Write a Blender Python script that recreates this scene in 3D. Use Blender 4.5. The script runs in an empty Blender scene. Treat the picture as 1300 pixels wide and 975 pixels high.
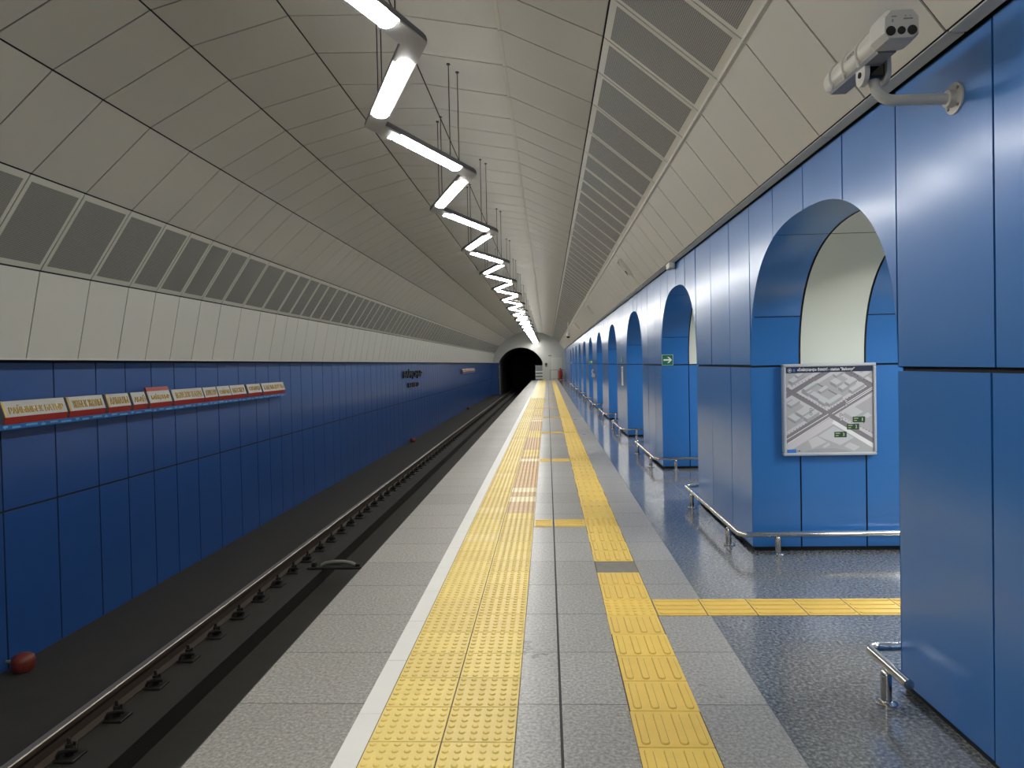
import bpy, math, random
from mathutils import Vector, Matrix
random.seed(7)
SC = bpy.context.scene
COL = SC.collection
H0 = 1.58                      # eye height over the platform
Y0, YE = -14.0, 66.0           # station behind the eye .. end wall
P = 4.54                       # one pillar + one arch
S0 = 5.89                      # near corner of the second pillar
PIL = 2.10
XW, XB = 1.66, 2.96            # arcade wall front and back
XL = -5.28                     # left wall
ORD = ['first','second','third','fourth','fifth','sixth','seventh','eighth','ninth','tenth','eleventh','twelfth','thirteenth',
       'fourteenth','fifteenth','sixteenth','seventeenth','eighteenth','nineteenth','twentieth']

# ------------------------------------------------------------------ mesh builder
class MB:
    def __init__(s): s.v=[]; s.f=[]; s.m=[]; s.uv=[]
    def face(s, pts, m=0, uv=None):
        b=len(s.v); s.v+= [tuple(p) for p in pts]; s.f.append(tuple(range(b,b+len(pts)))); s.m.append(m); s.uv.append(uv)
    def raw(s, verts, faces, m=0):
        b=len(s.v); s.v+=[tuple(p) for p in verts]
        for f in faces: s.f.append(tuple(i+b for i in f)); s.m.append(m); s.uv.append(None)
    def box(s,x0,x1,y0,y1,z0,z1,m=0):
        v=[(x,y,z) for z in (z0,z1) for y in (y0,y1) for x in (x0,x1)]
        s.raw(v,[(0,2,3,1),(4,5,7,6),(0,1,5,4),(2,6,7,3),(0,4,6,2),(1,3,7,5)],m)
    def bbox(s,x0,x1,y0,y1,z0,z1,b,m=0):
        """box with chamfered edges"""
        c=[((x0+x1)/2,(x1-x0)/2),((y0+y1)/2,(y1-y0)/2),((z0+z1)/2,(z1-z0)/2)]
        V={}; verts=[]
        for sx in(-1,1):
            for sy in(-1,1):
                for sz in(-1,1):
                    for ax in range(3):
                        sg=(sx,sy,sz); p=[]
                        for k in range(3):
                            p.append(c[k][0]+sg[k]*(c[k][1]-(0 if k==ax else b)))
                        V[(sx,sy,sz,ax)]=len(verts); verts.append(p)
        F=[]
        for ax in range(3):
            o=[k for k in range(3) if k!=ax]
            for sg in(-1,1):
                q=[]
                for a,bb in((-1,-1),(1,-1),(1,1),(-1,1)):
                    t=[0,0,0]; t[ax]=sg; t[o[0]]=a; t[o[1]]=bb; q.append(V[(*t,ax)])
                flip = (sg>0) if ax!=1 else (sg<0)
                F.append(tuple(q if flip else q[::-1]))
            for a in(-1,1):
                for bb in(-1,1):
                    t1=[0,0,0];t2=[0,0,0]
                    for t,sg in((t1,-1),(t2,1)):
                        t[ax]=sg;t[o[0]]=a;t[o[1]]=bb
                    q=[V[(*t1,o[0])],V[(*t2,o[0])],V[(*t2,o[1])],V[(*t1,o[1])]]
                    F.append(tuple(q))
        for sx in(-1,1):
            for sy in(-1,1):
                for sz in(-1,1): F.append(tuple(V[(sx,sy,sz,k)] for k in range(3)))
        s.raw(verts,F,m)
    def tube(s,path,r,n=12,m=0,cap=True):
        pts=[Vector(p) for p in path]; rings=[]
        up=None
        for i,p in enumerate(pts):
            if i==0: t=pts[1]-p
            elif i==len(pts)-1: t=p-pts[i-1]
            else: t=(pts[i+1]-p).normalized()+(p-pts[i-1]).normalized()
            t.normalize()
            if up is None:
                up=Vector((0,0,1)) if abs(t.z)<.9 else Vector((1,0,0))
            a=t.cross(up).normalized(); bvec=a.cross(t).normalized(); up=bvec
            rr=r[i] if isinstance(r,(list,tuple)) else r
            rings.append([p+(a*math.cos(2*math.pi*k/n)+bvec*math.sin(2*math.pi*k/n))*rr for k in range(n)])
        v=[q for rg in rings for q in rg]; F=[]
        for i in range(len(rings)-1):
            for k in range(n):
                k2=(k+1)%n; F.append((i*n+k,i*n+k2,(i+1)*n+k2,(i+1)*n+k))
        if cap:
            F.append(tuple(range(n))[::-1]); F.append(tuple((len(rings)-1)*n+k for k in range(n)))
        s.raw(v,F,m)
    def lathe(s,prof,c,n=20,m=0,axis='z',a0=0.0):
        """prof: list of (radius, height) along axis"""
        v=[];F=[]
        for r,hh in prof:
            for k in range(n):
                a=2*math.pi*k/n+a0; x,y=r*math.cos(a),r*math.sin(a)
                p={'z':(x,y,hh),'y':(x,hh,y),'x':(hh,x,y)}[axis]
                v.append((c[0]+p[0],c[1]+p[1],c[2]+p[2]))
        for i in range(len(prof)-1):
            for k in range(n):
                k2=(k+1)%n; F.append((i*n+k,i*n+k2,(i+1)*n+k2,(i+1)*n+k))
        F.append(tuple(range(n))[::-1]); F.append(tuple((len(prof)-1)*n+k for k in range(n)))
        s.raw(v,F,m)
    def extr(s,prof,a,b,axis='y',m=0,ms=None,cap=True):
        """closed polygon prof (2D) extruded a..b along axis; 2D are the other two axes in x,y,z order"""
        def pt(q,t): return {'y':(q[0],t,q[1]),'x':(t,q[0],q[1]),'z':(q[0],q[1],t)}[axis]
        n=len(prof)
        for i in range(n):
            j=(i+1)%n
            s.face([pt(prof[i],a),pt(prof[j],a),pt(prof[j],b),pt(prof[i],b)],ms[i] if ms else m)
        if cap:
            s.face([pt(q,a) for q in prof][::-1],m); s.face([pt(q,b) for q in prof],m)
    def build(s,name,mats,parent=None,smooth=False,loc=None,fix=True):
        me=bpy.data.meshes.new(name); me.from_pydata(s.v,[],s.f)
        for mm in (mats if isinstance(mats,(list,tuple)) else [mats]): me.materials.append(mm)
        me.polygons.foreach_set('material_index',s.m)
        if any(u is not None for u in s.uv):
            ul=me.uv_layers.new(name='UVMap')
            for p,u in zip(me.polygons,s.uv):
                if u is not None:
                    for li,c in zip(p.loop_indices,u): ul.data[li].uv=c
        if fix:
            import bmesh
            bm=bmesh.new(); bm.from_mesh(me); 
            bmesh.ops.remove_doubles(bm,verts=bm.verts,dist=1e-6)
            bmesh.ops.recalc_face_normals(bm,faces=bm.faces); bm.to_mesh(me); bm.free()
        if smooth:
            me.polygons.foreach_set('use_smooth',[True]*len(me.polygons))
            try: me.set_sharp_from_angle(angle=math.radians(40))
            except Exception: pass
        me.update()
        o=bpy.data.objects.new(name,me); COL.objects.link(o)
        if parent is not None: o.parent=parent
        if loc: o.location=loc
        return o
def rows(mb, M):   # transform a builder's points
    mb.v=[tuple(M@Vector(p)) for p in mb.v]; return mb
def thing(name,label,cat,loc=(0,0,0),group=None):
    o=bpy.data.objects.new(name,None); COL.objects.link(o); o.location=loc
    o.empty_display_size=.1
    return tag(o,label,cat,group)
def tag(o,label,cat,group=None):
    o['label']=label; o['category']=cat
    if group: o['group']=group
    return o
def struct(o): o['kind']='structure'; return o
def copy_tree(o,parent=None):
    c=o.copy(); COL.objects.link(c)
    if parent is not None: c.parent=parent
    for ch in list(o.children): copy_tree(ch,c)
    return c

# ------------------------------------------------------------------ materials
def srgb(r,g,b):
    f=lambda c:(c/12.92 if c<=.04045 else ((c+.055)/1.055)**2.4)
    return (f(r/255),f(g/255),f(b/255),1)
def mat(name,col,rough=.5,metal=0.,spec=.5,coat=0.,coat_r=.1,emit=None,es=0.):
    m=bpy.data.materials.new(name); m.use_nodes=True
    b=m.node_tree.nodes['Principled BSDF']
    b.inputs['Base Color'].default_value=col; b.inputs['Roughness'].default_value=rough
    b.inputs['Metallic'].default_value=metal; b.inputs['Specular IOR Level'].default_value=spec
    b.inputs['Coat Weight'].default_value=coat; b.inputs['Coat Roughness'].default_value=coat_r
    if emit: b.inputs['Emission Color'].default_value=emit; b.inputs['Emission Strength'].default_value=es
    return m
class N:
    def __init__(s,m): s.t=m.node_tree; s.b=s.t.nodes['Principled BSDF']
    def n(s,k,**kw):
        x=s.t.nodes.new(k)
        for a,v in kw.items(): setattr(x,a,v)
        return x
    def l(s,a,b): s.t.links.new(a,b)
    def math(s,op,a,b=None,c=None):
        x=s.n('ShaderNodeMath',operation=op)
        for i,q in enumerate((a,b,c)):
            if q is None: continue
            if isinstance(q,(int,float)): x.inputs[i].default_value=q
            else: s.l(q,x.inputs[i])
        return x.outputs[0]
    def xyz(s):
        c=s.n('ShaderNodeTexCoord'); q=s.n('ShaderNodeSeparateXYZ'); s.l(c.outputs['Object'],q.inputs[0]); return c.outputs['Object'],q.outputs
    def noise(s,vec,scale,detail=2,rough=.5):
        x=s.n('ShaderNodeTexNoise'); x.inputs['Scale'].default_value=scale; x.inputs['Detail'].default_value=detail; x.inputs['Roughness'].default_value=rough
        s.l(vec,x.inputs['Vector']); return x.outputs['Fac']
    def ramp(s,fac,stops):
        x=s.n('ShaderNodeValToRGB'); e=x.color_ramp.elements
        while len(e)<len(stops): e.new(.5)
        for el,(p,c) in zip(e,stops): el.position=p; el.color=c
        s.l(fac,x.inputs[0]); return x.outputs[0]
    def mix(s,fac,a,b,mode='MIX'):
        x=s.n('ShaderNodeMix',data_type='RGBA',blend_type=mode)
        for i,q in ((0,fac),(6,a),(7,b)):
            if isinstance(q,(int,float)): x.inputs[i].default_value=q
            elif isinstance(q,tuple): x.inputs[i].default_value=q
            else: s.l(q,x.inputs[i])
        return x.outputs[2]
    def bump(s,hgt,strength=.2,dist=.002):
        x=s.n('ShaderNodeBump'); x.inputs['Strength'].default_value=strength; x.inputs['Distance'].default_value=dist
        s.l(hgt,x.inputs['Height']); s.l(x.outputs[0],s.b.inputs['Normal'])

def granite(name,dark,mid,light,rough,scale,joint,jcol,var=.10,spec=.5,stain=.12):
    m=mat(name,mid,rough,spec=spec); t=N(m); v,o=t.xyz()
    a=t.noise(v,scale,3,.7); c=t.ramp(a,[(.30,dark),(.5,mid),(.70,light)])
    b=t.noise(v,2.2,4,.6); b2=t.math('MULTIPLY_ADD',b,stain*2,1-stain)
    # slab index tone
    yy=t.math('DIVIDE',t.math('SUBTRACT',o[1],joint[0]),joint[1]); iy=t.math('FLOOR',yy); fy=t.math('FRACT',yy)
    xx=t.math('DIVIDE',t.math('SUBTRACT',o[0],joint[2]),joint[3]); ix=t.math('FLOOR',xx); fx=t.math('FRACT',xx)
    cm=t.n('ShaderNodeCombineXYZ'); t.l(ix,cm.inputs[0]); t.l(iy,cm.inputs[1])
    w=t.n('ShaderNodeTexWhiteNoise'); t.l(cm.outputs[0],w.inputs['Vector'])
    tone=t.math('MULTIPLY_ADD',w.outputs['Value'],var*2,1-var)
    tone=t.math('MULTIPLY',tone,b2)
    g=t.n('ShaderNodeCombineColor')
    for k in range(3): t.l(tone,g.inputs[k])
    c=t.mix(1.0,c,g.outputs[0],'MULTIPLY')
    jw=joint[4]
    my=t.math('LESS_THAN',fy,jw/joint[1]); mx=t.math('LESS_THAN',fx,jw/joint[3]); mk=t.math('MAXIMUM',my,mx)
    c=t.mix(mk,c,jcol); t.l(c,t.b.inputs['Base Color'])
    t.l(t.math('MULTIPLY_ADD',mk,.4,t.math('MULTIPLY_ADD',b,.14,rough-.07)),t.b.inputs['Roughness'])
    return m
def tinted(name,col,rough,amt=.06,scale=2.,metal=0.,spec=.5,bump=None):
    m=mat(name,col,rough,metal,spec); t=N(m); v,o=t.xyz()
    b=t.noise(v,scale,4,.6); f=t.math('MULTIPLY_ADD',b,amt*2,1-amt)
    g=t.n('ShaderNodeCombineColor')
    for k in range(3): t.l(f,g.inputs[k])
    t.l(t.mix(1.0,col,g.outputs[0],'MULTIPLY'),t.b.inputs['Base Color'])
    if bump: t.bump(t.noise(v,bump[0],3),bump[1],bump[2])
    return m
M={}
G=lambda v:(v,v*.985,v*.94,1)
M['gran']=granite('light granite',(.18,.175,.165,1),(.33,.325,.31,1),(.52,.51,.49,1),.30,62,(3.255,.592,-1.495,3.0,.005),(.07,.07,.065,1))
M['gran_edge']=granite('edge granite',(.14,.132,.118,1),(.265,.255,.232,1),(.42,.405,.37,1),.45,62,(3.255,.592,-1.495,3.0,.005),(.05,.05,.045,1),.09)
M['gran_dark']=granite('dark polished granite',(.035,.038,.042,1),(.14,.15,.16,1),(.36,.365,.355,1),.13,55,(2.10,.605,.976,.605,.003),(.05,.055,.06,1),.06,.6,.08)
M['white_line']=tinted('white stone line',(.72,.71,.67,1),.5,.06,3)
M['bed']=tinted('sooty track bed',(.024,.022,.018,1),.85,.25,3,bump=(60,.4,.006))
M['under']=mat('sooty concrete',(.022,.02,.017,1),.9)
def blue(name,col,rough,spec=.5,coat=0.,metal=0.):
    m=tinted(name,col,rough,.05,1.5,metal,spec); b=m.node_tree.nodes['Principled BSDF']; b.inputs['Coat Weight'].default_value=coat; b.inputs['Coat Roughness'].default_value=.20; b.inputs['Coat IOR'].default_value=1.6
    t=N(m); v,o=t.xyz(); t.bump(t.noise(v,1.1,1),.10,.02)
    return m
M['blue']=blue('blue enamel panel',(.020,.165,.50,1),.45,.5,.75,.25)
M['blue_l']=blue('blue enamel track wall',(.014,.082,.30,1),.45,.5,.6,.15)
M['black']=mat('dark joint',(.006,.007,.009,1),.8)
M['gap']=mat('ceiling joint',(.012,.011,.010,1),.8)
M['white_panel']=tinted('grey white panel',(.70,.69,.62,1),.42,.03,1.2)
M['ceil_panel']=tinted('ceiling panel',(.62,.60,.54,1),.45,.03,1.2)
M['soffit']=mat('soffit strip',(.75,.75,.70,1),.5)
M['white_rev']=tinted('white arch panel',(.68,.74,.68,1),.45,.02,1.)
def perforated():
    m=mat('perforated sheet',(.2,.2,.18,1),.5); t=N(m)
    u=t.n('ShaderNodeUVMap'); q=t.n('ShaderNodeSeparateXYZ'); t.l(u.outputs[0],q.inputs[0])
    p=.012
    def cell(x): return t.math('SUBTRACT',t.math('FRACT',t.math('DIVIDE',x,p)),.5)
    a=cell(q.outputs[0]); b=cell(q.outputs[1])
    r=t.math('ADD',t.math('POWER',a,2),t.math('POWER',b,2)); hole=t.math('LESS_THAN',r,.31**2)
    t.l(t.mix(hole,(.36,.355,.33,1),(.05,.048,.044,1)),t.b.inputs['Base Color'])
    return m
M['perf']=perforated()
M['chrome']=tinted('brushed steel',(.62,.61,.58,1),.17,.05,6,1.)
M['steel']=mat('dull steel',(.45,.45,.44,1),.35,1.)
M['lamp_grey']=mat('lamp underside',(.52,.52,.52,1),.4)
M['lamp_dark']=mat('lamp housing',(.13,.135,.16,1),.42)
LS=52.
M['up_fill']=mat('added upward fill light',(.9,.9,.9,1),.4,emit=(1,.985,.945,1),es=26.)  # glow of the hidden strips added above the lamps to brighten the ceiling
M['diff']=mat('lit diffuser',(.9,.9,.9,1),.4,emit=(1,.985,.945,1),es=LS)
M['hall_fill']=mat('added hall fill light',(.9,.9,.9,1),.4,emit=(1,.98,.93,1),es=75.)  # glow of the unseen lamps added in the hall
M['rod']=mat('lamp rod',(.08,.08,.085,1),.4,.6)
Y=lambda r,g,b:(r,g,b,1)
def yellow(name,c,rough=.45):
    return tinted(name,c,rough,.10,9)
M['y1']=yellow('yellow tactile',Y(.78,.60,.17)); M['y2']=yellow('yellow tactile dull',Y(.74,.56,.16)); M['y3']=yellow('yellow tactile pale',Y(.80,.63,.23))
M['g1']=yellow('golden tactile',Y(.82,.58,.125)); M['g2']=yellow('golden tactile dull',Y(.79,.55,.125))
M['br']=yellow('brown worn tactile',Y(.64,.42,.19)); M['pale']=yellow('pale new tactile',Y(.85,.76,.48))
M['grout']=mat('tile grout',(.10,.08,.045,1),.8)
M['grime']=mat('grimy edge of ribs',(.40,.27,.07,1),.7)
M['bare']=tinted('bare screed',(.20,.19,.17,1),.8,.3,14)
M['rail_top']=mat('polished rail head',(.30,.27,.23,1),.42,.8)
M['rail_side']=tinted('rusty rail web',(.045,.03,.02,1),.7,.2,8)
M['fast']=mat('oily iron',(.02,.018,.016,1),.6,.3)
M['sign_white']=tinted('white sign face',(.55,.55,.53,1),.5,.03,4)
M['sign_red']=mat('red sign base',(.42,.035,.025,1),.45)
M['sign_side']=mat('grey sign side',(.20,.20,.19,1),.6)
M['gold']=mat('gold letters',(.52,.36,.10,1),.4,.35)
M['shelf']=mat('blue shelf',(.02,.13,.42,1),.4)
M['orn']=mat('light blue ornament',(.12,.42,.68,1),.4)
M['bronze']=mat('dark bronze letters',(.045,.04,.038,1),.35,.6)
M['cream']=tinted('cream camera paint',(.55,.535,.49,1),.38,.03,8)
M['cream_d']=mat('grey camera plate',(.22,.23,.25,1),.45)
M['glassblk']=mat('black glass',(.008,.008,.01,1),.08)
M['alu']=mat('aluminium frame',(.70,.73,.76,1),.32,.55)
for k,c in dict(mp_bg=(176,178,184),mp_hd=(36,46,76),mp_road=(130,128,136),mp_pale=(204,202,210),mp_white=(232,234,238),mp_b1=(198,202,208),mp_b2=(150,152,160),mp_g=(42,72,58),mp_gl=(190,214,150),mp_blue=(60,120,205),mp_blk=(45,48,56),mp_mid=(164,166,173)).items():
    M[k]=mat('map '+k[3:],srgb(*c),.35)
M['exit_g']=mat('exit sign green',(.005,.16,.08,1),.4); M['exit_w']=mat('exit sign white',(.8,.85,.8,1),.4)
M['paper']=mat('notice paper',(.72,.74,.66,1),.6)
M['red']=mat('red paint',(.45,.03,.02,1),.35)
M['orange_red']=tinted('faded red lamp body',(.15,.022,.014,1),.5,.25,20)
M['end']=tinted('end wall plaster',(.60,.60,.56,1),.7,.06,2)
M['tunnel']=mat('tunnel lining',(.10,.10,.09,1),.9)
M['door']=mat('grey door',(.66,.67,.60,1),.5)
M['rubber']=mat('black rubber',(.01,.01,.01,1),.6)
M['sealant']=mat('dark joint filler',(.03,.03,.03,1),.7)
M['pale_pipe']=mat('pale worn pipe',(.20,.21,.17,1),.5)

# ------------------------------------------------------------------ text
def text_mb(s,x0,x1,y0,y1,ext,mi=0,bold=0.):
    """text filling the rectangle, as builder in local x,y (z = 0..ext)"""
    cu=bpy.data.curves.new('t','FONT'); cu.body=s; cu.size=1; cu.extrude=.05; cu.offset=bold; cu.resolution_u=3
    ob=bpy.data.objects.new('t',cu); COL.objects.link(ob)
    dg=bpy.context.evaluated_depsgraph_get(); dg.update()
    me=bpy.data.meshes.new_from_object(ob.evaluated_get(dg))
    v=[tuple(q.co) for q in me.vertices]; F=[tuple(p.vertices) for p in me.polygons]
    bpy.data.objects.remove(ob); bpy.data.curves.remove(cu); bpy.data.meshes.remove(me)
    a0=min(q[0] for q in v);a1=max(q[0] for q in v);b0=min(q[1] for q in v);b1=max(q[1] for q in v)
    mb=MB(); mb.raw([(x0+(q[0]-a0)/(a1-a0)*(x1-x0),y0+(q[1]-b0)/(b1-b0)*(y1-y0),(q[2]/.1+.5)*ext) for q in v],F,mi)
    return mb

# ------------------------------------------------------------------ joints along Y
def series(anchor,offs,a,b):
    out=[];k=math.floor((a-anchor)/P)-1
    while anchor+k*P<b:
        for o in offs:
            y=anchor+k*P+o
            if a<y<b: out.append(y)
        k+=1
    return sorted(set([a]+out+[b]))
CJ=series(5.93,[0,.72,1.48,2.18,2.76,3.34,3.92],Y0,YE)
LJ=series(5.86,[0,.71,1.47,2.18,2.76,3.34,3.92],Y0,YE)

# ------------------------------------------------------------------ floor
fl=MB()
ST=[(-1.495,-.89,1),(-.89,-.785,0),(-.785,-.165,0),(-.165,.023,0),(.035,.338,0),(.338,.655,0),(.655,.976,0),(.976,9.0,2)]
for x0,x1,m in ST: fl.face([(x0,Y0,0),(x1,Y0,0),(x1,YE,0),(x0,YE,0)],m)
fl.face([(.023,Y0,-.006),(.035,Y0,-.006),(.035,YE,-.006),(.023,YE,-.006)],3)
fl.face([(-1.495,Y0,0),(-1.495,YE,0),(-1.495,YE,-.22),(-1.495,Y0,-.22)],4)
fl.face([(-1.495,Y0,-.22),(-1.495,YE,-.22),(-1.15,YE,-.22),(-1.15,Y0,-.22)],4)
fl.face([(-1.15,Y0,-.22),(-1.15,YE,-.22),(-1.15,YE,-1.5),(-1.15,Y0,-1.5)],4)
fl.face([(-1.495,YE,0),(9,YE,0),(9,YE,-1.5),(-1.495,YE,-1.5)],4)
struct(fl.build('floor',[M['gran'],M['gran_edge'],M['gran_dark'],M['sealant'],M['under']],fix=False))
wl=MB(); y=3.16-.58*30
while y<YE:
    a=max(y+.0015,Y0); b=min(y+.5785,YE)
    if b>a: wl.box(-.889,-.787,a,b,-.01,.0015)
    y+=.58
struct(wl.build('trim_1',M['white_line']))

# track bed: one section swept down the line
tb=MB()
sec=[(-5.6,-1.28),(-3.24,-1.28),(-3.28,-1.49),(-2.62,-1.49),(-2.55,-1.28),(-1.1,-1.28)]
for (a,b),(c,d) in zip(sec,sec[1:]): tb.face([(a,Y0,b),(c,Y0,d),(c,YE+26,d),(a,YE+26,b)],0)
struct(tb.build('track_bed',M['bed'],fix=False))

# ------------------------------------------------------------------ left wall
wb=MB(); wb.face([(XL-.0075,Y0,-1.3),(XL-.0075,YE,-1.3),(XL-.0075,YE,1.9),(XL-.0075,Y0,1.9)])
w_left=struct(wb.build('wall_left',M['black'],fix=False))
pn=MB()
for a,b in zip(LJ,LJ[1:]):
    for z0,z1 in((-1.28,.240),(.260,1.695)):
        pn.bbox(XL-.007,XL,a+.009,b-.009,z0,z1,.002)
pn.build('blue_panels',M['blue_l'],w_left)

# ------------------------------------------------------------------ ceiling
CP=[(-5.06,1.725),(-4.89,2.575),(-4.41,3.305),(-3.75,3.91),(-2.965,4.33),(-2.12,4.55),(-1.215,4.52),(-.345,4.36),(.46,3.98),(1.155,3.40),(1.578,2.835)]
cc=Vector((-1.6,1.0))
def off(p,d):
    v=Vector(p); n=(v-cc).normalized(); return tuple(v+n*d)
cb=MB()
back=[(XL-.1,1.70)]+[off(p,.011) for p in CP]+[(1.66,2.90),(1.70,2.95)]
for p,q in zip(back,back[1:]): cb.face([(p[0],Y0,p[1]),(q[0],Y0,q[1]),(q[0],YE,q[1]),(p[0],YE,p[1])])
ceil=struct(cb.build('ceiling',M['gap'],fix=False))
pan=MB(); gri=MB(); per=MB()
for i,(p,q) in enumerate(zip(CP,CP[1:])):
    p2=Vector(p);q2=Vector(q);d=(q2-p2);L=d.length;d/=L; n=Vector((-d.y,d.x))
    if n.dot(cc-p2)<0: n=-n                       # points into the room
    g=.008
    grille=i in(1,8); mi=1 if i==0 else 0
    for a,b in zip(CJ,CJ[1:]):
        if b-a<.03: continue
        gy=.0075
        A=p2+d*g; B=q2-d*g
        tgt=gri if grille else pan
        # panel: face plus a turned-back edge
        f=[(A.x,a+gy,A.y),(B.x,a+gy,B.y),(B.x,b-gy,B.y),(A.x,b-gy,A.y)]
        bk=[(x-n.x*.008,yy,z-n.y*.008) for x,yy,z in f]
        tgt.face(f,0 if grille else mi)
        for k in range(4): tgt.face([f[k],bk[k],bk[(k+1)%4],f[(k+1)%4]],0 if grille else mi)
        if grille:
            e=.055; e2=.05
            A2=p2+d*(g+e)+n*.0015; B2=q2-d*(g+e)+n*.0015
            s1=L-2*(g+e); t0=a+e2; t1=b-e2
            per.face([(A2.x,t0,A2.y),(B2.x,t0,B2.y),(B2.x,t1,B2.y),(A2.x,t1,A2.y)],0,[(0,t0),(s1,t0),(s1,t1),(0,t1)])
pan.build('ceiling_panels',[M['ceil_panel'],M['white_panel']],ceil,fix=False)
gri.build('grille_frames',M['white_panel'],ceil,fix=False)
per.build('perforated_sheets',M['perf'],ceil,fix=False)
# ledge under the right-hand grille, strip at crown joint, soffits
tr=MB()
jx,jz=CP[9]; 
for a,b in zip(CJ,CJ[1:]): tr.box(jx-.012,jx+.022,a+.006,b-.006,jz-.018,jz+.012)
for a,b in zip(CJ,CJ[1:]): tr.box(CP[7][0]-.014,CP[7][0]+.014,a+.006,b-.006,CP[7][1]-.012,CP[7][1]+.012)
tr.build('ledge_strip',M['white_panel'],ceil)
sf=MB()
for a,b in zip(CJ,CJ[1:]):
    sf.extr([(1.580,2.832),(1.650,2.832),(1.650,2.850),(1.590,2.850)],a+.007,b-.007,'y'); sf.box(-5.24,-5.058,a+.004,b-.004,1.718,1.738)
sf.build('soffit_strips',M['soffit'],ceil)

# ------------------------------------------------------------------ arcade wall
ZS,AB,AA,PW=1.52,1.012,(P-PIL)/2,2.5
ZT=2.82
def arch_z(dy):
    t=min(1,abs(dy)/AA); return ZS+AB*(1-t**PW)**(1/PW)
def arch_y(z):
    t=min(1,max(0,(z-ZS)/AB)); return AA*(1-t**PW)**(1/PW)
core=MB(); fr=MB(); rev=MB(); wrev=MB()
KS=list(range(-4,11))
NARC=40
arc=[]
for i in range(NARC+1):
    th=math.pi*i/NARC; c,s_=math.cos(th),math.sin(th)
    arc.append((math.copysign(abs(c)**(2/PW),c)*AA, ZS+abs(s_)**(2/PW)*AB))   # +AA .. -AA
def arc_between(i0,i1,x0,x1,cy,d,mb,m,g):
    pts=[(cy+a*(1-d/AA),ZS+(z-ZS)*(1-d/AB)) for a,z in arc]
    # trim by g at both ends
    seg=pts[i0:i1+1]
    v0=(Vector(seg[1])-Vector(seg[0])).normalized()*g; seg[0]=tuple(Vector(seg[0])+v0)
    v1=(Vector(seg[-2])-Vector(seg[-1])).normalized()*g; seg[-1]=tuple(Vector(seg[-1])+v1)
    for p,q in zip(seg,seg[1:]): mb.face([(x0,p[0],p[1]),(x1,p[0],p[1]),(x1,q[0],q[1]),(x0,q[0],q[1])],m)
def zidx(z):   # index on the +AA side where arc reaches height z
    return min(range(NARC//2+1),key=lambda i:abs(arc[i][1]-z))
IA,IB=zidx(1.93),zidx(2.465)
CUT=[0,IA,IB,NARC-IB,NARC-IA,NARC]
X1,X2=2.05,2.575
def panel(mb,x,sg,a,b,z0,z1,bottom=None):
    """front panel at x facing sg (-1: platform) with optional curved bottom"""
    xb=x-sg*.018; g=.008
    a+=g;b-=g
    n=14 if bottom else 1
    ys=[a+(b-a)*i/n for i in range(n+1)]
    zb=[bottom(y) if bottom else z0 for y in ys]
    ka,kb=random.uniform(-.005,.005),random.uniform(-.003,.003); st=len(mb.v)
    for i in range(n):
        mb.face([(x,ys[i],zb[i]),(x,ys[i+1],zb[i+1]),(x,ys[i+1],z1),(x,ys[i],z1)])
        mb.face([(x,ys[i],zb[i]),(xb,ys[i],zb[i]),(xb,ys[i+1],zb[i+1]),(x,ys[i+1],zb[i+1])])
    mb.face([(x,a,z1),(x,b,z1),(xb,b,z1),(xb,a,z1)])
    mb.face([(x,a,zb[0]),(x,a,z1),(xb,a,z1),(xb,a,zb[0])])
    mb.face([(x,b,zb[-1]),(x,b,z1),(xb,b,z1),(xb,b,zb[-1])])
    ym,zm=(a+b)/2,(zb[0]+z1)/2
    for q in range(st,len(mb.v)):
        X,Y_,Z=mb.v[q]; mb.v[q]=(X+ka*(Y_-ym)+kb*(Z-zm),Y_,Z)
LOWJ=[0,.64,1.39,PIL]; UPJ=[0,.65,1.37,PIL]
for k in KS:
    s=S0+k*P; e=s+PIL
    core.box(XW+.018,XB-.018,s+.012,e-.012,0,2.95)
    for x,sg in((XW,-1),(XB,1)):
        for a,b in zip(LOWJ,LOWJ[1:]): panel(fr,x,sg,s+a,s+b,.035,1.508)
        for a,b in zip(UPJ,UPJ[1:]): panel(fr,x,sg,s+a,s+b,1.530,ZT)
    if k==KS[-1]: continue
    cy=e+AA
    # spandrel core + intrados
    for i in range(NARC):
        (a,za),(b,zb)=arc[i],arc[i+1]
        for x in(XW+.018,XB-.018): core.face([(x,cy+a,za+.012),(x,cy+b,zb+.012),(x,cy+b,2.95),(x,cy+a,2.95)])
        core.face([(XW+.018,cy+a,za+.012),(XB-.018,cy+a,za+.012),(XB-.018,cy+b,zb+.012),(XW+.018,cy+b,zb+.012)])
    w=(P-PIL)/4
    for j in range(4):
        a=e+w*j; b=a+w
        for x,sg in((XW,-1),(XB,1)): panel(fr,x,sg,a,b,0,ZT,lambda y:arch_z(y-cy))
    # curved intrados panels
    for (x0,x1,white) in((XW,X1-.006,0),(X1+.010,X2-.010,1),(X2+.006,XB,0)):
        cuts=[0,IB,NARC-IB,NARC] if white else CUT
        for i0,i1 in zip(cuts,cuts[1:]):
            arc_between(i0,i1,x0,x1,cy,0,wrev if white else rev,0,.004)
    # flat jambs below the spring
    for yy in(e,e+2*AA):
        for (x0,x1) in((XW,X1-.006),(X1+.006,X2-.006),(X2+.006,XB)):
            rev.face([(x0,yy,.035),(x1,yy,.035),(x1,yy,1.508),(x0,yy,1.508)])
core.box(XW+.018,XB-.018,S0+10*P+PIL-.03,YE,0,2.95)
core.face([(XW,Y0,2.95),(XB,Y0,2.95),(XB,YE,2.95),(XW,YE,2.95)])
core.box(XW+.018,XB-.018,Y0,S0-4*P+.1,0,2.95)
y=S0+10*P+PIL
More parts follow.
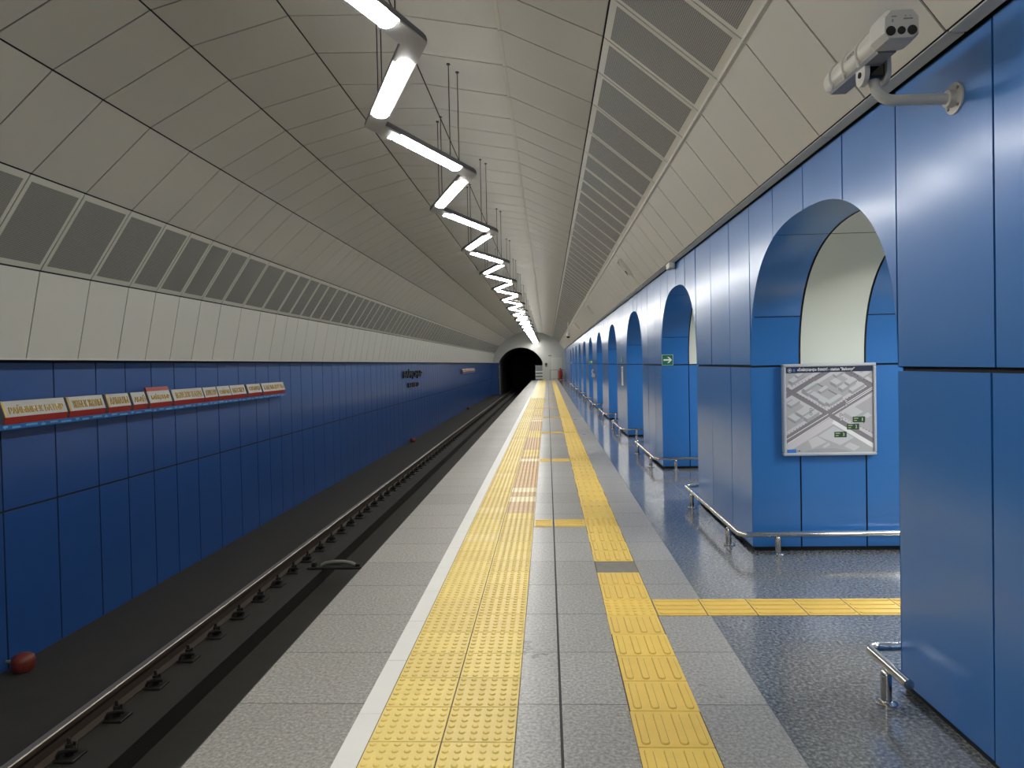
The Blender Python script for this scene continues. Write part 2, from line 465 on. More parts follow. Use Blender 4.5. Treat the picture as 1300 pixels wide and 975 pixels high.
while y<YE-.1:
    b=min(y+.64,YE)
    for z0,z1 in((.035,1.508),(1.53,ZT)): panel(fr,XW,-1,y,b,z0,z1)
    y=b
w_right=struct(core.build('wall_right',M['black'],fix=False))
fr.build('blue_panels',M['blue'],w_right,fix=True)
rev.build('blue_arch_linings',M['blue'],w_right,smooth=True)
wrev.build('white_arch_linings',M['white_rev'],w_right,smooth=True)

# ------------------------------------------------------------------ hall behind the arcade, back wall
hb=MB(); hb.face([(9,Y0,0),(9,YE,0),(9,YE,3.6),(9,Y0,3.6)]); struct(hb.build('wall_hall',M['end'],fix=False))
hc=MB(); hc.face([(XB-.02,Y0,3.3),(9,Y0,3.3),(9,YE,3.3),(XB-.02,YE,3.3)]); hc.face([(XB-.02,Y0,2.78),(XB-.02,YE,2.78),(XB-.02,YE,3.3),(XB-.02,Y0,3.3)]); struct(hc.build('ceiling_hall',M['white_panel'],fix=False))
bk=MB(); bk.face([(-5.6,Y0,-1.5),(9,Y0,-1.5),(9,Y0,4.8),(-5.6,Y0,4.8)]); struct(bk.build('wall_back',M['end'],fix=False))
hf=MB(); hf.box(-.25,.25,-.8,.8,0,.05)
hd=MB(); hd.box(-.22,.22,-.77,.77,-.01,.0)
for k in range(0,14):  # unseen lamps, added so that the arch linings get enough light
    t=thing('hall_fill_lamp','unseen lamp added behind the blue arcade to light its arches','lamp',(4.6,S0-P*1.5+P*k,3.25),'added hall fill lamps')
    if k==0:
        o1=hf.build('frame',M['lamp_grey'],t); o2=hd.build('diffuser',M['hall_fill'],t)
    else:
        for o in(o1,o2): c=o.copy(); COL.objects.link(c); c.parent=t

# ------------------------------------------------------------------ end wall with tunnel mouth
ew=MB(); mc=(-2.5,.88); MR=2.2
def mouth(x):
    d=x-mc[0]; return mc[1]+math.sqrt(max(0,MR*MR-d*d))
xs=[-4.5+ (4.04)*i/30 for i in range(31)]    # -4.5 .. -.46
for a,b in zip(xs,xs[1:]): ew.face([(a,YE,mouth(a)),(b,YE,mouth(b)),(b,YE,4.8),(a,YE,4.8)])
ew.face([(-.46,YE,0),(9,YE,0),(9,YE,4.8),(-.46,YE,4.8)])
ew.face([(-5.6,YE,1.70),(-4.5,YE,1.70),(-4.5,YE,4.8),(-5.6,YE,4.8)])
ew.face([(-5.6,YE,-1.4),(-4.5,YE,-1.4),(-4.5,YE,1.70),(-5.6,YE,1.70)],1)
for a,b in zip(xs,xs[1:]): ew.face([(a,YE,mouth(a)),(b,YE,mouth(b)),(b,YE+25,mouth(b)),(a,YE+25,mouth(a))],2)
for x in(-4.5,-.46): ew.face([(x,YE,-1.4),(x,YE+25,-1.4),(x,YE+25,mouth(x)),(x,YE,mouth(x))],2)
ew.face([(-5,YE+25,-1.4),(0,YE+25,-1.4),(0,YE+25,3.3),(-5,YE+25,3.3)],2)
ew.face([(-1.1,YE+.05,0),(-.46,YE+.05,0),(-.46,YE+1.2,0),(-1.1,YE+1.2,0)],0)
struct(ew.build('wall_end',[M['end'],M['blue_l'],M['tunnel']],fix=False))
dm=MB(); dm.bbox(.45,1.25,YE-.03,YE,0.02,2.0,.006)
door=struct(dm.build('door_1',M['door']))
df=MB()
for x0,x1,z0,z1 in((.39,.45,0,2.06),(1.25,1.31,0,2.06),(.45,1.25,2.0,2.06)): df.box(x0,x1,YE-.045,YE,z0,z1)
df.build('door_frame',M['soffit'],door)
dh=MB(); dh.tube([(.53,YE-.03,1.0),(.53,YE-.08,1.0),(.65,YE-.08,1.0)],.012,8); dh.build('door_handle',M['steel'],door)
# ------------------------------------------------------------------ zigzag pendant lamps
ZL=3.50
def vert(i):       # i even: right vertices
    y=7.15+1.59*i+(.24 if i<-1 else .06 if i==-1 else 0)
    return Vector((-.755 if i%2==0 else -1.335,y,ZL))
WD=.075
def miter(i):
    a,b,c=vert(i-1),vert(i),vert(i+1)
    d1=(b-a).normalized();d2=(c-b).normalized()
    return (d1-d2).normalized()  # points from inside bend outwards (lies in mitre plane)
I0,I1=-13,37
LABEL={}
for i in range(I0,I1):
    a,b=vert(i),vert(i+1); d=(b-a).normalized(); n=Vector((d.y,-d.x,0))     # n: right of direction
    ma,mb_=miter(i),miter(i+1)
    def at(end,off,z,back=0.):
        """point of the profile at an end: end 0/1, off across, on mitre plane, or a square cut `back` from the vertex"""
        V=a if end==0 else b; m=ma if end==0 else mb_
        if back: return V+(d if end==0 else -d)*back+n*off+Vector((0,0,z))
        return V+m*(off/m.dot(n))+Vector((0,0,z))
    k=i+4      # number counted from the one at the top edge of the photo
    vis=vert(i+1).y>3.6
    if not vis: lab,grp='tube lamp of the zigzag chain hanging behind the viewer','lamps behind the viewer'
    else:
        idx=i-(-3)
        if idx==0: lab='brightest zigzag pendant lamp cut by the top edge of the photo'
        elif idx<18: lab=ORD[idx]+' pendant tube lamp of the zigzag ceiling chain counting from the camera'
        else: lab='tiny far pendant lamp merging into the glowing end of the zigzag chain'
        grp='zigzag pendant lamps'
    t=thing('pendant_lamp',lab,'lamp',(0,0,0),grp)
    mid=(a+b)/2; t.location=mid
    T=Matrix.Translation(-mid)
    prof=[(-WD*math.cos(math.pi*j/8),.012+.062*math.sin(math.pi*j/8)) for j in range(9)]
    hs=MB(); nn=11
    pr=[(-WD,0)]+prof+[(WD,0)]
    v=[at(0,o,z) for o,z in pr]+[at(1,o,z) for o,z in pr]; n_=len(pr)
    hs.raw(v,[(j,j+1,n_+j+1,n_+j) for j in range(n_-1)]+[tuple(range(n_)),tuple(range(n_,2*n_))])
    rows(hs,T).build('housing',M['lamp_dark'],t,smooth=True)
    # pale underside with the corner covers at both ends
    cov=MB(); cut=.27
    for end in(0,1):
        q=[at(end,-WD,0),at(end,WD,0),at(end,WD,0,cut),at(end,-WD,0,cut)]
        q2=[p+Vector((0,0,-.012)) for p in q]
        cov.raw(q+q2,[(4,5,6,7),(0,4,7,3),(1,5,6,2),(0,1,5,4),(3,2,6,7)])
    q=[at(0,-WD,-.001,cut),at(0,WD,-.001,cut),at(1,WD,-.001,cut),at(1,-WD,-.001,cut)]
    cov.face(q)
    rows(cov,T).build('corner_cover',M['lamp_grey'],t)
    df=MB(); c2=cut+.004; m_=7
    pf=[(-.057*math.cos(math.pi*j/(m_-1)),-.003-.026*math.sin(math.pi*j/(m_-1))) for j in range(m_)]
    v=[at(0,o,z,c2) for o,z in pf]+[at(1,o,z,c2) for o,z in pf]
    df.raw(v,[(j,j+1,m_+j+1,m_+j) for j in range(m_-1)]+[tuple(range(m_)),tuple(range(m_,2*m_))])
    rows(df,T).build('diffuser',M['diff'],t,fix=False)
    ud=MB(); zt=.0728  # added glowing strip, hidden from below, throws light up at the vault
    q=[at(0,-.010,zt,cut),at(0,.010,zt,cut),at(1,.010,zt,cut),at(1,-.010,zt,cut)]; q2=[p+Vector((0,0,.0016)) for p in q]
    ud.raw(q+q2,[(4,5,6,7),(0,3,2,1),(0,1,5,4),(1,2,6,5),(2,3,7,6),(3,0,4,7)]); rows(ud,T).build('added_uplight',M['up_fill'],t)
    if vert(i).y<26:
        for end in(0,1):
            rg=MB(); path=[at(end,-.064*math.cos(math.pi*j/8),-.004-.032*math.sin(math.pi*j/8),cut+.005) for j in range(9)]
            rg.tube(path,.004,6); rows(rg,T).build('end_ring',M['chrome'],t,smooth=True)
    # two suspension rods near this lamp's far vertex, up to the vault
    for dy in(.20,.38):
        p=b-d*dy; 
        x=p.x
        for (xa,za),(xb,zb) in zip(CP,CP[1:]):
            if xa<=x<=xb: top=za+(zb-za)*(x-xa)/(xb-xa)
        rd=MB(); rd.tube([p+Vector((0,0,.05)),(p.x,p.y,top)],.0045,6)
        rd.lathe([(.018,top-.012),(.018,top)],(p.x,p.y,0),8)
        rows(rd,T).build('rod',M['rod'],t)

# ------------------------------------------------------------------ tactile paving
PT=P/15
def blister_tile(mb,x0,y0,w,l,m,lod):
    g=.0028; mb.bbox(x0+g,x0+w-g,y0+g,y0+l-g,-.004,.004,.0015,m) if lod<2 else mb.face([(x0+g,y0+g,.004),(x0+w-g,y0+g,.004),(x0+w-g,y0+l-g,.004),(x0+g,y0+l-g,.004)],m)
    if lod>=3: return
    n=(12,7,4)[lod]
    for i in range(6):
        for j in range(6):
            cx=x0+w*(i+.5)/6; cy=y0+l*(j+.5)/6
            mb.lathe([(.0145,.004),(.0130,.0085),(.009,.0102)] if lod<2 else [(.0145,.004),(.010,.009)],(cx,cy,0),n,m)
DIRT=2
def bar_tile(mb,x0,y0,w,l,m,lod,along='y',nb=4):
    g=.0028; mb.bbox(x0+g,x0+w-g,y0+g,y0+l-g,-.004,.004,.0015,m) if lod<2 else mb.face([(x0+g,y0+g,.004),(x0+w-g,y0+g,.004),(x0+w-g,y0+l-g,.004),(x0+g,y0+l-g,.004)],m)
    if lod>=3: return
    for i in range(nb):
        if along=='y':
            c=x0+w*(i+.5)/nb; A,B=y0+.018,y0+l-.018
        else:
            c=y0+l*(i+.5)/nb; A,B=x0+.012,x0+w-.012
        def ring(r,z):
            n=5; pts=[]
            for j in range(n): th=math.pi*(1-j/(n-1)); pts.append((c+r*math.cos(th),B-.0165+r*math.sin(th)))
            for j in range(n): th=-math.pi*j/(n-1); pts.append((c+r*math.cos(th),A+.0165+r*math.sin(th)))
            return [(p,q,z) if along=='y' else (q,p,z) for p,q in pts]
        r0=.0165
        if lod==0:
            o=ring(r0+.0022,.0043); mb.raw(o,[tuple(range(len(o)))],DIRT)
        a=ring(r0,.004); b=ring(r0-.002,.0100); n=len(a)
        mb.raw(a+b,[(j,(j+1)%n,n+(j+1)%n,n+j) for j in range(n)]+[tuple(n+j for j in range(n))],m)
def lod(y): return 0 if y<7 else 1 if y<15 else 2 if y<32 else 3
ts=MB(); n0=-30; ts.face([(-.786,1.5,.0006),(-.164,1.5,.0006),(-.164,YE-.6,.0006),(-.786,YE-.6,.0006)],5)
BROWN={0,1,3,5,6,7,8,9,10,11,12,14,18,19,20,21,22,23,24,30,31,32,33,34,35,36,37,38,41,43,45,46,49,52,56,57}
PALE={2,4,13,39,42}
for i in range(n0,198):
    y=7.46+PT*i
    if y<1.5 or y+PT>YE-.6: continue
    for c,x0 in enumerate((-.785,-.475)):
        m=random.choice((0,0,1,2) if c==0 else (0,0,1,1))
        if c==1 and i in BROWN: m=3
        if c==1 and i in PALE: m=4
        L=lod(y)
        blister_tile(ts,x0,y,.31,PT,m,max(L,2) if m==3 and L<3 else L)
tag(ts.build('tactile_strip',[M['y1'],M['y2'],M['y3'],M['br'],M['pale'],M['grout']],fix=False),'wide yellow studded warning strip of paving with brown patches beside the white line','paving')
gs=MB(); gs.face([(.337,1.5,.0003),(.654,1.5,.0003),(.654,YE-3,.0003),(.337,YE-3,.0003)],3)
for i in range(-12,200):
    y=4.40+PT*i
    if y<1.5 or y+PT>YE-3: continue
    if i==3: 
        gs.face([(.345,y,.0005),(.648,y,.0005),(.648,y+PT,.0005),(.345,y+PT,.0005)],4); continue
    m=random.choice((0,0,1)); sh=random.uniform(-.003,.003)
    if i==0 or (i-8)%15==0 : blister_tile(gs,.338+sh,y,.315,PT,m,lod(y))
    else: bar_tile(gs,.338+sh,y,.315,PT,m,lod(y))
tag(gs.build('tactile_strip',[M['g1'],M['g2'],M['grime'],M['grout'],M['bare']],fix=False),'narrow golden guide strip of ribbed paving with one missing tile','paving')
bs=MB(); bs.face([(.656,4.398,.0006),(4.34,4.398,.0006),(4.34,4.704,.0006),(.656,4.704,.0006)],3)
for i in range(0,12): bar_tile(bs,.656+.306*i,4.40,.304,PT,random.choice((0,1)),0,'x')
tag(bs.build('tactile_strip',[M['g1'],M['g2'],M['grime'],M['grout']],fix=False),'golden ribbed branch strip crossing the dark floor into the near arch','paving')
for r in range(13):
    y=4.40+PT*8+P*r
    if y>YE-4: break
    for x0,w,side in((-.162,.182,'left'),(.038,.297,'right')):
        mb=MB(); bar_tile(mb,x0-(x0+w/2),-PT/2,w,PT,0,lod(y),'x')
        if r<6: lb='golden ribbed crosspiece in the %s row from the camera, %s of the dark joint'%(ORD[r],side)
        else: lb='tiny far golden crosspiece between the two yellow strips, past the sixth row'
        tag(mb.build('tactile_tile',[M['g1'],M['g1'],M['grime']],fix=False,loc=(x0+w/2,y+PT/2,0)),lb,'paving tile','golden crosspieces between the strips')

# ------------------------------------------------------------------ rails, fasteners, trackside things
def rail_mb():
    mb=MB()
    pr=[(-.066,0),(.066,0),(.066,.012),(.012,.03),(.010,.125),(.036,.140),(.036,.172),(.028,.180),(-.028,.180),(-.036,.172),(-.036,.140),(-.010,.125),(-.012,.03),(-.066,.012)]
    ms=[1]*14; ms[6]=0;ms[7]=0;ms[8]=0
    mb.extr(pr,Y0+.1,YE+24,'y',1,ms); return mb
for x,lb in((-3.76,'long shiny running rail on the dark track bed, far from the platform'),(-2.16,'running rail lying close under the platform edge')):
    tag(rail_mb().build('running_rail',[M['rail_top'],M['rail_side']],loc=(x,0,-1.28)),lb,'rail')
def fastener(parent):
    a=MB(); a.bbox(-.075,.085,-.085,.085,0,.022,.006); p1=a.build('base_plate',M['fast'],parent)
    b=MB(); b.tube([(-.05,-.05,.03),(-.03,-.055,.055),(.02,-.045,.062),(.045,0,.045),(.02,.045,.062),(-.03,.055,.055),(-.05,.05,.03)],.011,8);     c=MB(); c.lathe([(.026,.02),(.026,.05),(.024,.05),(.024,.075),(.012,.075),(.012,.10),(.008,.104)],(0,0,0),6); b.v=[(x*1.15,y*1.15,.022+(z-.022)*1.5) for x,y,z in b.v]; c.v=[(x*1.2,y*1.2,z*1.45) for x,y,z in c.v]; p2=b.build('spring_clip',M['fast'],parent,smooth=True); p3=c.build('bolt',M['fast'],parent)
f0=None; NF=101
for i in range(NF):
    y=4.46+.583*i
    if i<10: lb='%s dark rail fastener from the camera beside the shiny rail'%ORD[i]
    else: lb='small dark rail fastener far along the shiny rail, past the tenth one'
    if f0 is None: 
        f0=thing('rail_fastener',lb,'fastener',(-3.608,y,-1.28),'fasteners along the shiny rail'); fastener(f0); 
    else:
        c=copy_tree(f0); c.location=(-3.608,y,-1.28); c['label']=lb
# device across the trough
t=thing('trackside_device','pale bent pipe on a dark plate across the track trough','device',(-3.05,9.9,-1.28))
mb=MB(); mb.bbox(-.42,.42,-.06,.06,.0,.03,.008); mb.build('plate',M['fast'],t)
mb=MB(); mb.tube([(-.22,0,.045),(-.17,0,.075),(-.05,0,.095),(.10,0,.095),(.2,0,.08),(.26,0,.05)],.028,10); mb.build('pipe',M['pale_pipe'],t,smooth=True)
mb=MB(); mb.bbox(-.36,-.30,-.03,.03,.03,.09,.008); mb.bbox(.27,.33,-.03,.03,.03,.07,.008); mb.build('clamp',M['fast'],t)
# faded red marker lamps at the wall foot
for y,lb in((6.53,'faded red rounded marker lamp at the foot of the left wall near the camera'),(26.3,'small marker lamp at the foot of the left wall, midway along the track'),(45.,'tiny distant marker lamp at the foot of the left wall')):
    t=thing('marker_lamp',lb,'lamp',(-5.10,y,-1.28))
    mb=MB(); mb.lathe([(.06,0),(.085,.012),(.10,.05),(.105,.10),(.095,.14),(.065,.165),(.02,.172)],(0,0,0),14); mb.build('body',M['orange_red'],t,smooth=True)
    mb=MB(); mb.lathe([(.05,-.0),(.06,.02),(.06,.04),(.03,.05)],(.0,-.09,.08),12,0,'y'); rows(mb,Matrix.Identity(4)).build('lens',M['red'],t,smooth=True)
    mb=MB(); mb.tube([(-.10,0,.09),(-.17,0,.09)],.016,8); mb.build('wall_stub',M['pale_pipe'],t,smooth=True)

# ------------------------------------------------------------------ guard rails
def arcpath(c,r,a0,a1,z,n=6):
    return [(c[0]+r*math.cos(a0+(a1-a0)*j/n),c[1]+r*math.sin(a0+(a1-a0)*j/n),z) for j in range(n+1)]
XR=1.525; ZR=.165; rr=.0225
def post(parent,x,y,ox,oy):
    mb=MB(); mb.lathe([(.024,.0),(.024,.125),(.022,.14),(.015,.150),(.004,.154)],(x,y,0),16); 
    mb.tube([(x,y,.135),(x+ox,y+oy,ZR)],.010,8)
    p=mb.build('post',M['chrome'],parent,smooth=True)
    fb=MB(); fb.lathe([(.048,0),(.048,.006),(.040,.012),(.026,.015)],(x,y,0),18); fb.build('flange',M['chrome'],p,smooth=True)
for k in range(-1,11):
    s=S0+k*P; e=s+PIL
    lb=['short bent chrome guard rail at the corner of the nearest blue pillar','low chrome guard rail around the pillar beside the framed map'][k+1] if k<1 else \
       'low chrome guard rail around the %s blue pillar counting from the camera'%ORD[k+1]
    t=thing('guard_rail',lb,'rail',(0,s,0),'guard rails round the pillar feet')
    T=-s
    yn,yf=s-.11-s, e+.06-s
    R_=.06
    if k>=0: path=[(3.09,yn,ZR),(XR+R_,yn,ZR)]+arcpath((XR+R_,yn+R_),R_,-math.pi/2,-math.pi,ZR)[1:]+[(XR,yf-R_,ZR)]
    else: path=[(XR,3.10-s,ZR),(XR,yf-R_,ZR)]
    path+=arcpath((XR+R_,yf-R_),R_,math.pi,math.pi/2,ZR)[1:]+[(3.09,yf,ZR)]
    mb=MB(); mb.tube(path,rr,16); mb.build('rail_bar',M['chrome'],t,smooth=True)
    if k>=0:
        ps=[(XR-.015,s+.20-s,0,0),(XR-.015,s+1.74-s,0,0),(1.82,yn-.012,0,0),(2.95,yn-.012,0,0)]
    else: ps=[(XR-.015,3.28-s,0,0)]
    ps.append((2.2,yf+.012,0,0))
    for x,y,ox,oy in ps: post(t,x,y,(XR-x) if x<1.6 else 0,0 if x<1.6 else (-.012 if y>0 else .012))

# ------------------------------------------------------------------ station list on the left wall
FACE=[(-5.262,1.105),(-5.115,1.105),(-5.098,1.172),(-5.145,1.322),(-5.262,1.322)]
NAMES=['РАЙЫМБЕК БАТЫР','ЖІБЕК ЖОЛЫ','АЛМАЛЫ','АБАЙ','БАЙҚОҢЫР','М.ӘУЕЗОВ ТЕАТРЫ','АЛАТАУ','САЙРАН','МӘСКЕУ','САРЫАРҚА','Б.МОМЫШҰЛЫ']
EXT=[(6.40,7.27),(7.31,7.92),(7.98,8.42),(8.48,8.78),(8.84,9.37),(9.43,10.27),(10.31,10.72),(10.76,11.18),(11.21,11.75),(11.85,12.40),(12.47,13.52)]
SL=['longest white and red name sign at the near left end of the blue shelf',
    'white and red name sign second from the left on the blue shelf',
    'white and red name sign third from the left on the blue shelf',
    'shortest white and red name sign, left of the taller red topped one',
    'taller name sign with a red top band on the blue shelf',
    'long white and red name sign just right of the red topped one',
    'white and red name sign two places right of the red topped one',
    'white and red name sign three places right of the red topped one',
    'white and red name sign third from the far right end of the shelf',
    'shiny white and red name sign second from the far right end',
    'long white and red name sign at the far right end of the shelf']
def station_sign(i,dy,label,group):
    y0,y1=EXT[i]; c=(y0+y1)/2; w=y1-y0
    t=thing('station_sign',label,'sign',(-5.18,c+dy,1.105),group)
    ox,oz=-5.18,1.105
    top=1.322
    F=[(x-ox,z-oz) for x,z in FACE]
    # body: grey sides, white tilted face, red foot
    b=MB(); b.extr(F,-w/2,w/2,'y',0); b.build('body',M['sign_side'],t)
    d=Vector((F[3][0]-F[2][0],F[3][1]-F[2][1])); L=d.length; d/=L; n=Vector((d.y,-d.x))
    def pt(yy,u,h): q=Vector(F[2])+d*u+n*h; return (q.x,yy,q.y)
    f=MB()
    def plate(mb,ya,yb,u0,u1,h0,h1):
        v=[pt(ya,u0,h0),pt(yb,u0,h0),pt(yb,u1,h0),pt(ya,u1,h0),pt(ya,u0,h1),pt(yb,u0,h1),pt(yb,u1,h1),pt(ya,u1,h1)]
        mb.raw(v,[(0,3,2,1),(4,5,6,7),(0,1,5,4),(1,2,6,5),(2,3,7,6),(3,0,4,7)])
    plate(f,-w/2,w/2,0,L,.0005,.006); f.build('face',M['sign_white'],t)
    r=MB(); v=Vector(F[1]),Vector(F[2])
    r.raw([(v[0].x+.0005,-w/2,v[0].y),(v[0].x+.0005,w/2,v[0].y),(v[1].x+.001,w/2,v[1].y),(v[1].x+.001,-w/2,v[1].y),(v[0].x+.006,-w/2,v[0].y),(v[0].x+.006,w/2,v[0].y),(v[1].x+.007,w/2,v[1].y),(v[1].x+.007,-w/2,v[1].y)],
          [(0,3,2,1),(4,5,6,7),(0,1,5,4),(1,2,6,5),(2,3,7,6),(3,0,4,7)]); r.build('red_band',M['sign_red'],t)
    if i<3 and dy==0:
        e=MB(); plate(e,-w/2,-w/2+.03,0.002,L-.004,.006,.009); e.build('gold_edge',M['gold'],t)
    if i==4:
        e=MB(); plate(e,-w/2,w/2,L,L+.055,-.02,.006); e.build('red_top',M['sign_red'],t)
    tx=text_mb(NAMES[i],-w/2+.07*min(1,w/.6),w/2-.05*min(1,w/.6),.030,.030+.085,.008,0,.0)
    tx.v=[pt(x,y,.006+z) for x,y,z in tx.v]
    tx.build('letters',M['gold'],t,fix=False)
    return t
for i in range(11): station_sign(i,0,SL[i],'station name signs on the near shelf')
for i in range(11): station_sign(i,36.2,'tiny distant white and red name sign on the far shelf of the left wall','station name signs on the far shelf')
def shelf(y0,y1,lb):
    t=thing('sign_shelf',lb,'shelf',(-5.18,y0,1.08))
    mb=MB(); mb.bbox(-.09,.085,0,y1-y0,-.025,.024,.004); mb.build('board',M['shelf'],t)
    o=MB(); y=.12; k=0
    while y<y1-y0-.1:
        l=.06+.05*((k*7)%3)
        o.box(.085,.088,y,y+l,-.014 if k%2 else -.004,.004 if k%2 else .014); 
        if k%3==0: o.box(.085,.0885,y+l*.3,y+l*.5,-.018,.018)
        y+=l+.05+.02*(k%2); k+=1
    o.build('ornament',M['orn'],t)
    return t
shelf(6.25,13.56,'long blue ornamented shelf under the near row of name signs')
shelf(42.45,49.76,'far blue shelf under the tiny distant name signs')
t=thing('station_lettering','dark raised letters of the station name high on the left wall','lettering',(XL+.004,27.4,1.1))
a=text_mb('БАЙҚОҢЫР',-1.87,1.87,-.02,.36,.05,0,.02); a.v=[(.02+z,x,y) for x,y,z in a.v]; a.build('name_line',M['bronze'],t,fix=False)
a=text_mb('БЕКЕТІ',-1.0,1.15,-.34,-.16,.04,0,.02); a.v=[(.02+z,x,y) for x,y,z in a.v]; a.build('small_line',M['bronze'],t,fix=False)
pb=MB()
for yy in (-1.6,-.5,.6,1.7): pb.tube([(0,yy,.1),(.03,yy,.1)],.012,6)
for yy in (-.8,.1,.95): pb.tube([(0,yy,-.25),(.03,yy,-.25)],.012,6)
pb.build('standoffs',M['bronze'],t)

# ------------------------------------------------------------------ framed map in the near arch
MX0,MX1,MZ0,MZ1=1.900,2.636,.786,1.530; MY=S0-.045
t=thing('framed_map','silver framed street map hanging on the blue pillar side in the near arch','map',((MX0+MX1)/2,MY,MZ0))
ox,oz=(MX0+MX1)/2,MZ0
mb=MB(); fw_=.024
W2=(MX1-MX0)/2; HH=MZ1-MZ0
for x0,x1,z0,z1 in((-W2,W2,0,fw_),(-W2,W2,HH-fw_,HH),(-W2,-W2+fw_,fw_,HH-fw_),(W2-fw_,W2,fw_,HH-fw_)): mb.bbox(x0,x1,-.014,.042,z0,z1,.006)
mb.build('frame',M['alu'],t)
bd=MB(); bd.box(-W2+.01,W2-.01,.0,.040,.01,HH-.01); bd.build('board',M['mp_bg'],t)
def mq(px,py,lv):
    u=(px-228)/(910-228); v=(815-py)/(815-165)
    return (-W2+fw_+u*(2*W2-2*fw_), -.0004-lv, fw_+v*(HH-2*fw_))
def clip(poly):
    for ax,lim,sg in((0,228,1),(0,910,-1),(1,165,1),(1,815,-1)):
        out=[]
        for i in range(len(poly)):
            p,q=poly[i],poly[(i+1)%len(poly)]
            ip=(p[ax]-lim)*sg>=0; iq=(q[ax]-lim)*sg>=0
            if ip: out.append(p)
            if ip!=iq:
                f=(lim-p[ax])/(q[ax]-p[ax]); out.append((p[0]+f*(q[0]-p[0]),p[1]+f*(q[1]-p[1])))
        poly=out
        if not poly: return poly
    return poly
mp=MB(); MK=['mp_bg','mp_hd','mp_road','mp_pale','mp_white','mp_b1','mp_b2','mp_g','mp_gl','mp_blue','mp_blk','mp_mid']; MI={k:i for i,k in enumerate(MK)}
NP=[0]
def pg(poly,k,lv):
    NP[0]+=1; lv=NP[0]*8e-6
    c=clip(list(poly))
    if len(c)>2: mp.face([mq(x,y,lv) for x,y in c],MI[k])
def strip(p,q,w,k,lv):
    dx,dy=q[0]-p[0],q[1]-p[1]; l=math.hypot(dx,dy); nx,ny=-dy/l*w/2,dx/l*w/2
    pg([(p[0]+nx,p[1]+ny),(q[0]+nx,q[1]+ny),(q[0]-nx,q[1]-ny),(p[0]-nx,p[1]-ny)],k,lv)
# pavements then carriageways
AV=((180,745),(960,300)); CR=((228,330),(960,760)); N1=((180,410),(620,165)); N2=((640,165),(960,350))
for (p,q),w in((AV,110),(CR,84),(N1,86),(N2,90)): strip(p,q,w,'mp_pale',1)
strip((230,790),(600,580),40,'mp_pale',1); strip((600,575),(960,790),46,'mp_white',1)
for (p,q),w in((AV,58),(CR,34),(N1,36),(N2,40)): strip(p,q,w,'mp_road',2)
strip((460,285),(640,385),9,'mp_road',2)
for (p,q) in(((185,738),(560,525)),((590,523),(955,313)),((235,745),(570,548)),((700,445),(955,300))): strip(p,q,5,'mp_white',3)
# dotted trees along the pavements
for (p,q,nn) in(((250,320),(520,215),11),((320,370),(560,490),11),((560,490),(700,410),7),((700,410),(870,325),9),((240,670),(520,520),13),((720,205),(890,290),8),((650,545),(900,670),12)):
    for i in range(nn):
        f=i/(nn-1); x=p[0]+f*(q[0]-p[0]); y=p[1]+f*(q[1]-p[1]); pg([(x-4,y),(x,y-4),(x+4,y),(x,y+4)],'mp_blk',4)
def block(x,y,a,b,hh):
    """isometric building: origin, sizes along the two street directions, height"""
    u=Vector((.86,-.5))*a; v=Vector((.86,.5))*b; o=Vector((x,y)); up=Vector((0,-hh))
    pg([o+up,o+u+up,o+u+v+up,o+v+up],'mp_b1',4); pg([o,o+v,o+v+up,o+up],'mp_b2',4); pg([o+v,o+u+v,o+u+v+up,o+v+up],'mp_mid',4)
for a in((248,285,120,40,22),(300,240,60,30,16),(352,362,40,60,26),(360,350,110,26,22),(415,395,40,90,26),(480,440,50,60,24),(540,455,120,36,24),(480,360,70,30,18),(575,300,50,60,24),(640,345,60,40,24),(690,300,70,44,20),(720,360,110,36,22),(600,240,80,30,18),(235,460,80,40,20),(305,530,110,60,26),(365,570,110,36,28),(240,560,50,70,20),(800,245,70,40,14)): block(*a)
pg([(680,510),(760,470),(835,510),(755,555)],'mp_b1',4); pg([(480,690),(600,615),(760,705),(650,760)],'mp_b1',3); pg([(400,720),(470,690),(545,735),(430,785)],'mp_b1',3)
pg([(680,770),(725,740),(805,775),(760,805)],'mp_b1',3); pg([(510,770),(560,740),(575,755),(530,782)],'mp_b1',3); pg([(830,540),(870,515),(900,540),(860,560)],'mp_b1',3)
pg([(360,815),(400,795),(480,785),(600,785),(700,797),(740,815)],'mp_mid',3)
def circ(x,y,r,k,lv): pg([(x+r*math.cos(2*math.pi*j/14),y+r*math.sin(2*math.pi*j/14)) for j in range(14)],k,lv)
for x,y in((423,488),(423,520),(700,427),(700,461),(658,530),(658,566)): circ(x,y,12,'mp_blk',6); circ(x,y,8.5,'mp_white',7); circ(x,y,4,'mp_blk',8)
pg([(228,165),(910,165),(910,205),(228,212)],'mp_hd',5); pg([(233,790),(305,787),(305,819),(233,819)],'mp_blue',6)
for a in((312,800,338,810),(325,795,333,815)): pg([(a[0],a[1]),(a[2],a[1]),(a[2],a[1]+4),(a[0],a[1]+4)],'mp_blk',6)
circ(260,190,15,'mp_white',6); circ(260,190,12,'mp_hd',7); circ(260,190,6,'mp_white',8); pg([(285,180),(303,180),(303,200),(285,200)],'mp_blue',6)
def mtext(s,x0,x1,y0,y1,k,lv):
    a=text_mb(s,x0,x1,0,1,1,MI[k],.02); a.f=[f for f in a.f if all(a.v[i][2]>.99 for i in f)]
    b=len(mp.v); NP[0]+=1; lv=NP[0]*8e-6; mp.v+=[mq(x,y1+(y0-y1)*y,lv) for x,y,z in a.v]
    for f in a.f: mp.f.append(tuple(i+b for i in f)); mp.m.append(MI[k]); mp.uv.append(None)
mtext('«Байқоңыр» бекеті - station "Baikonyr"',320,770,172,203,'mp_white',7)
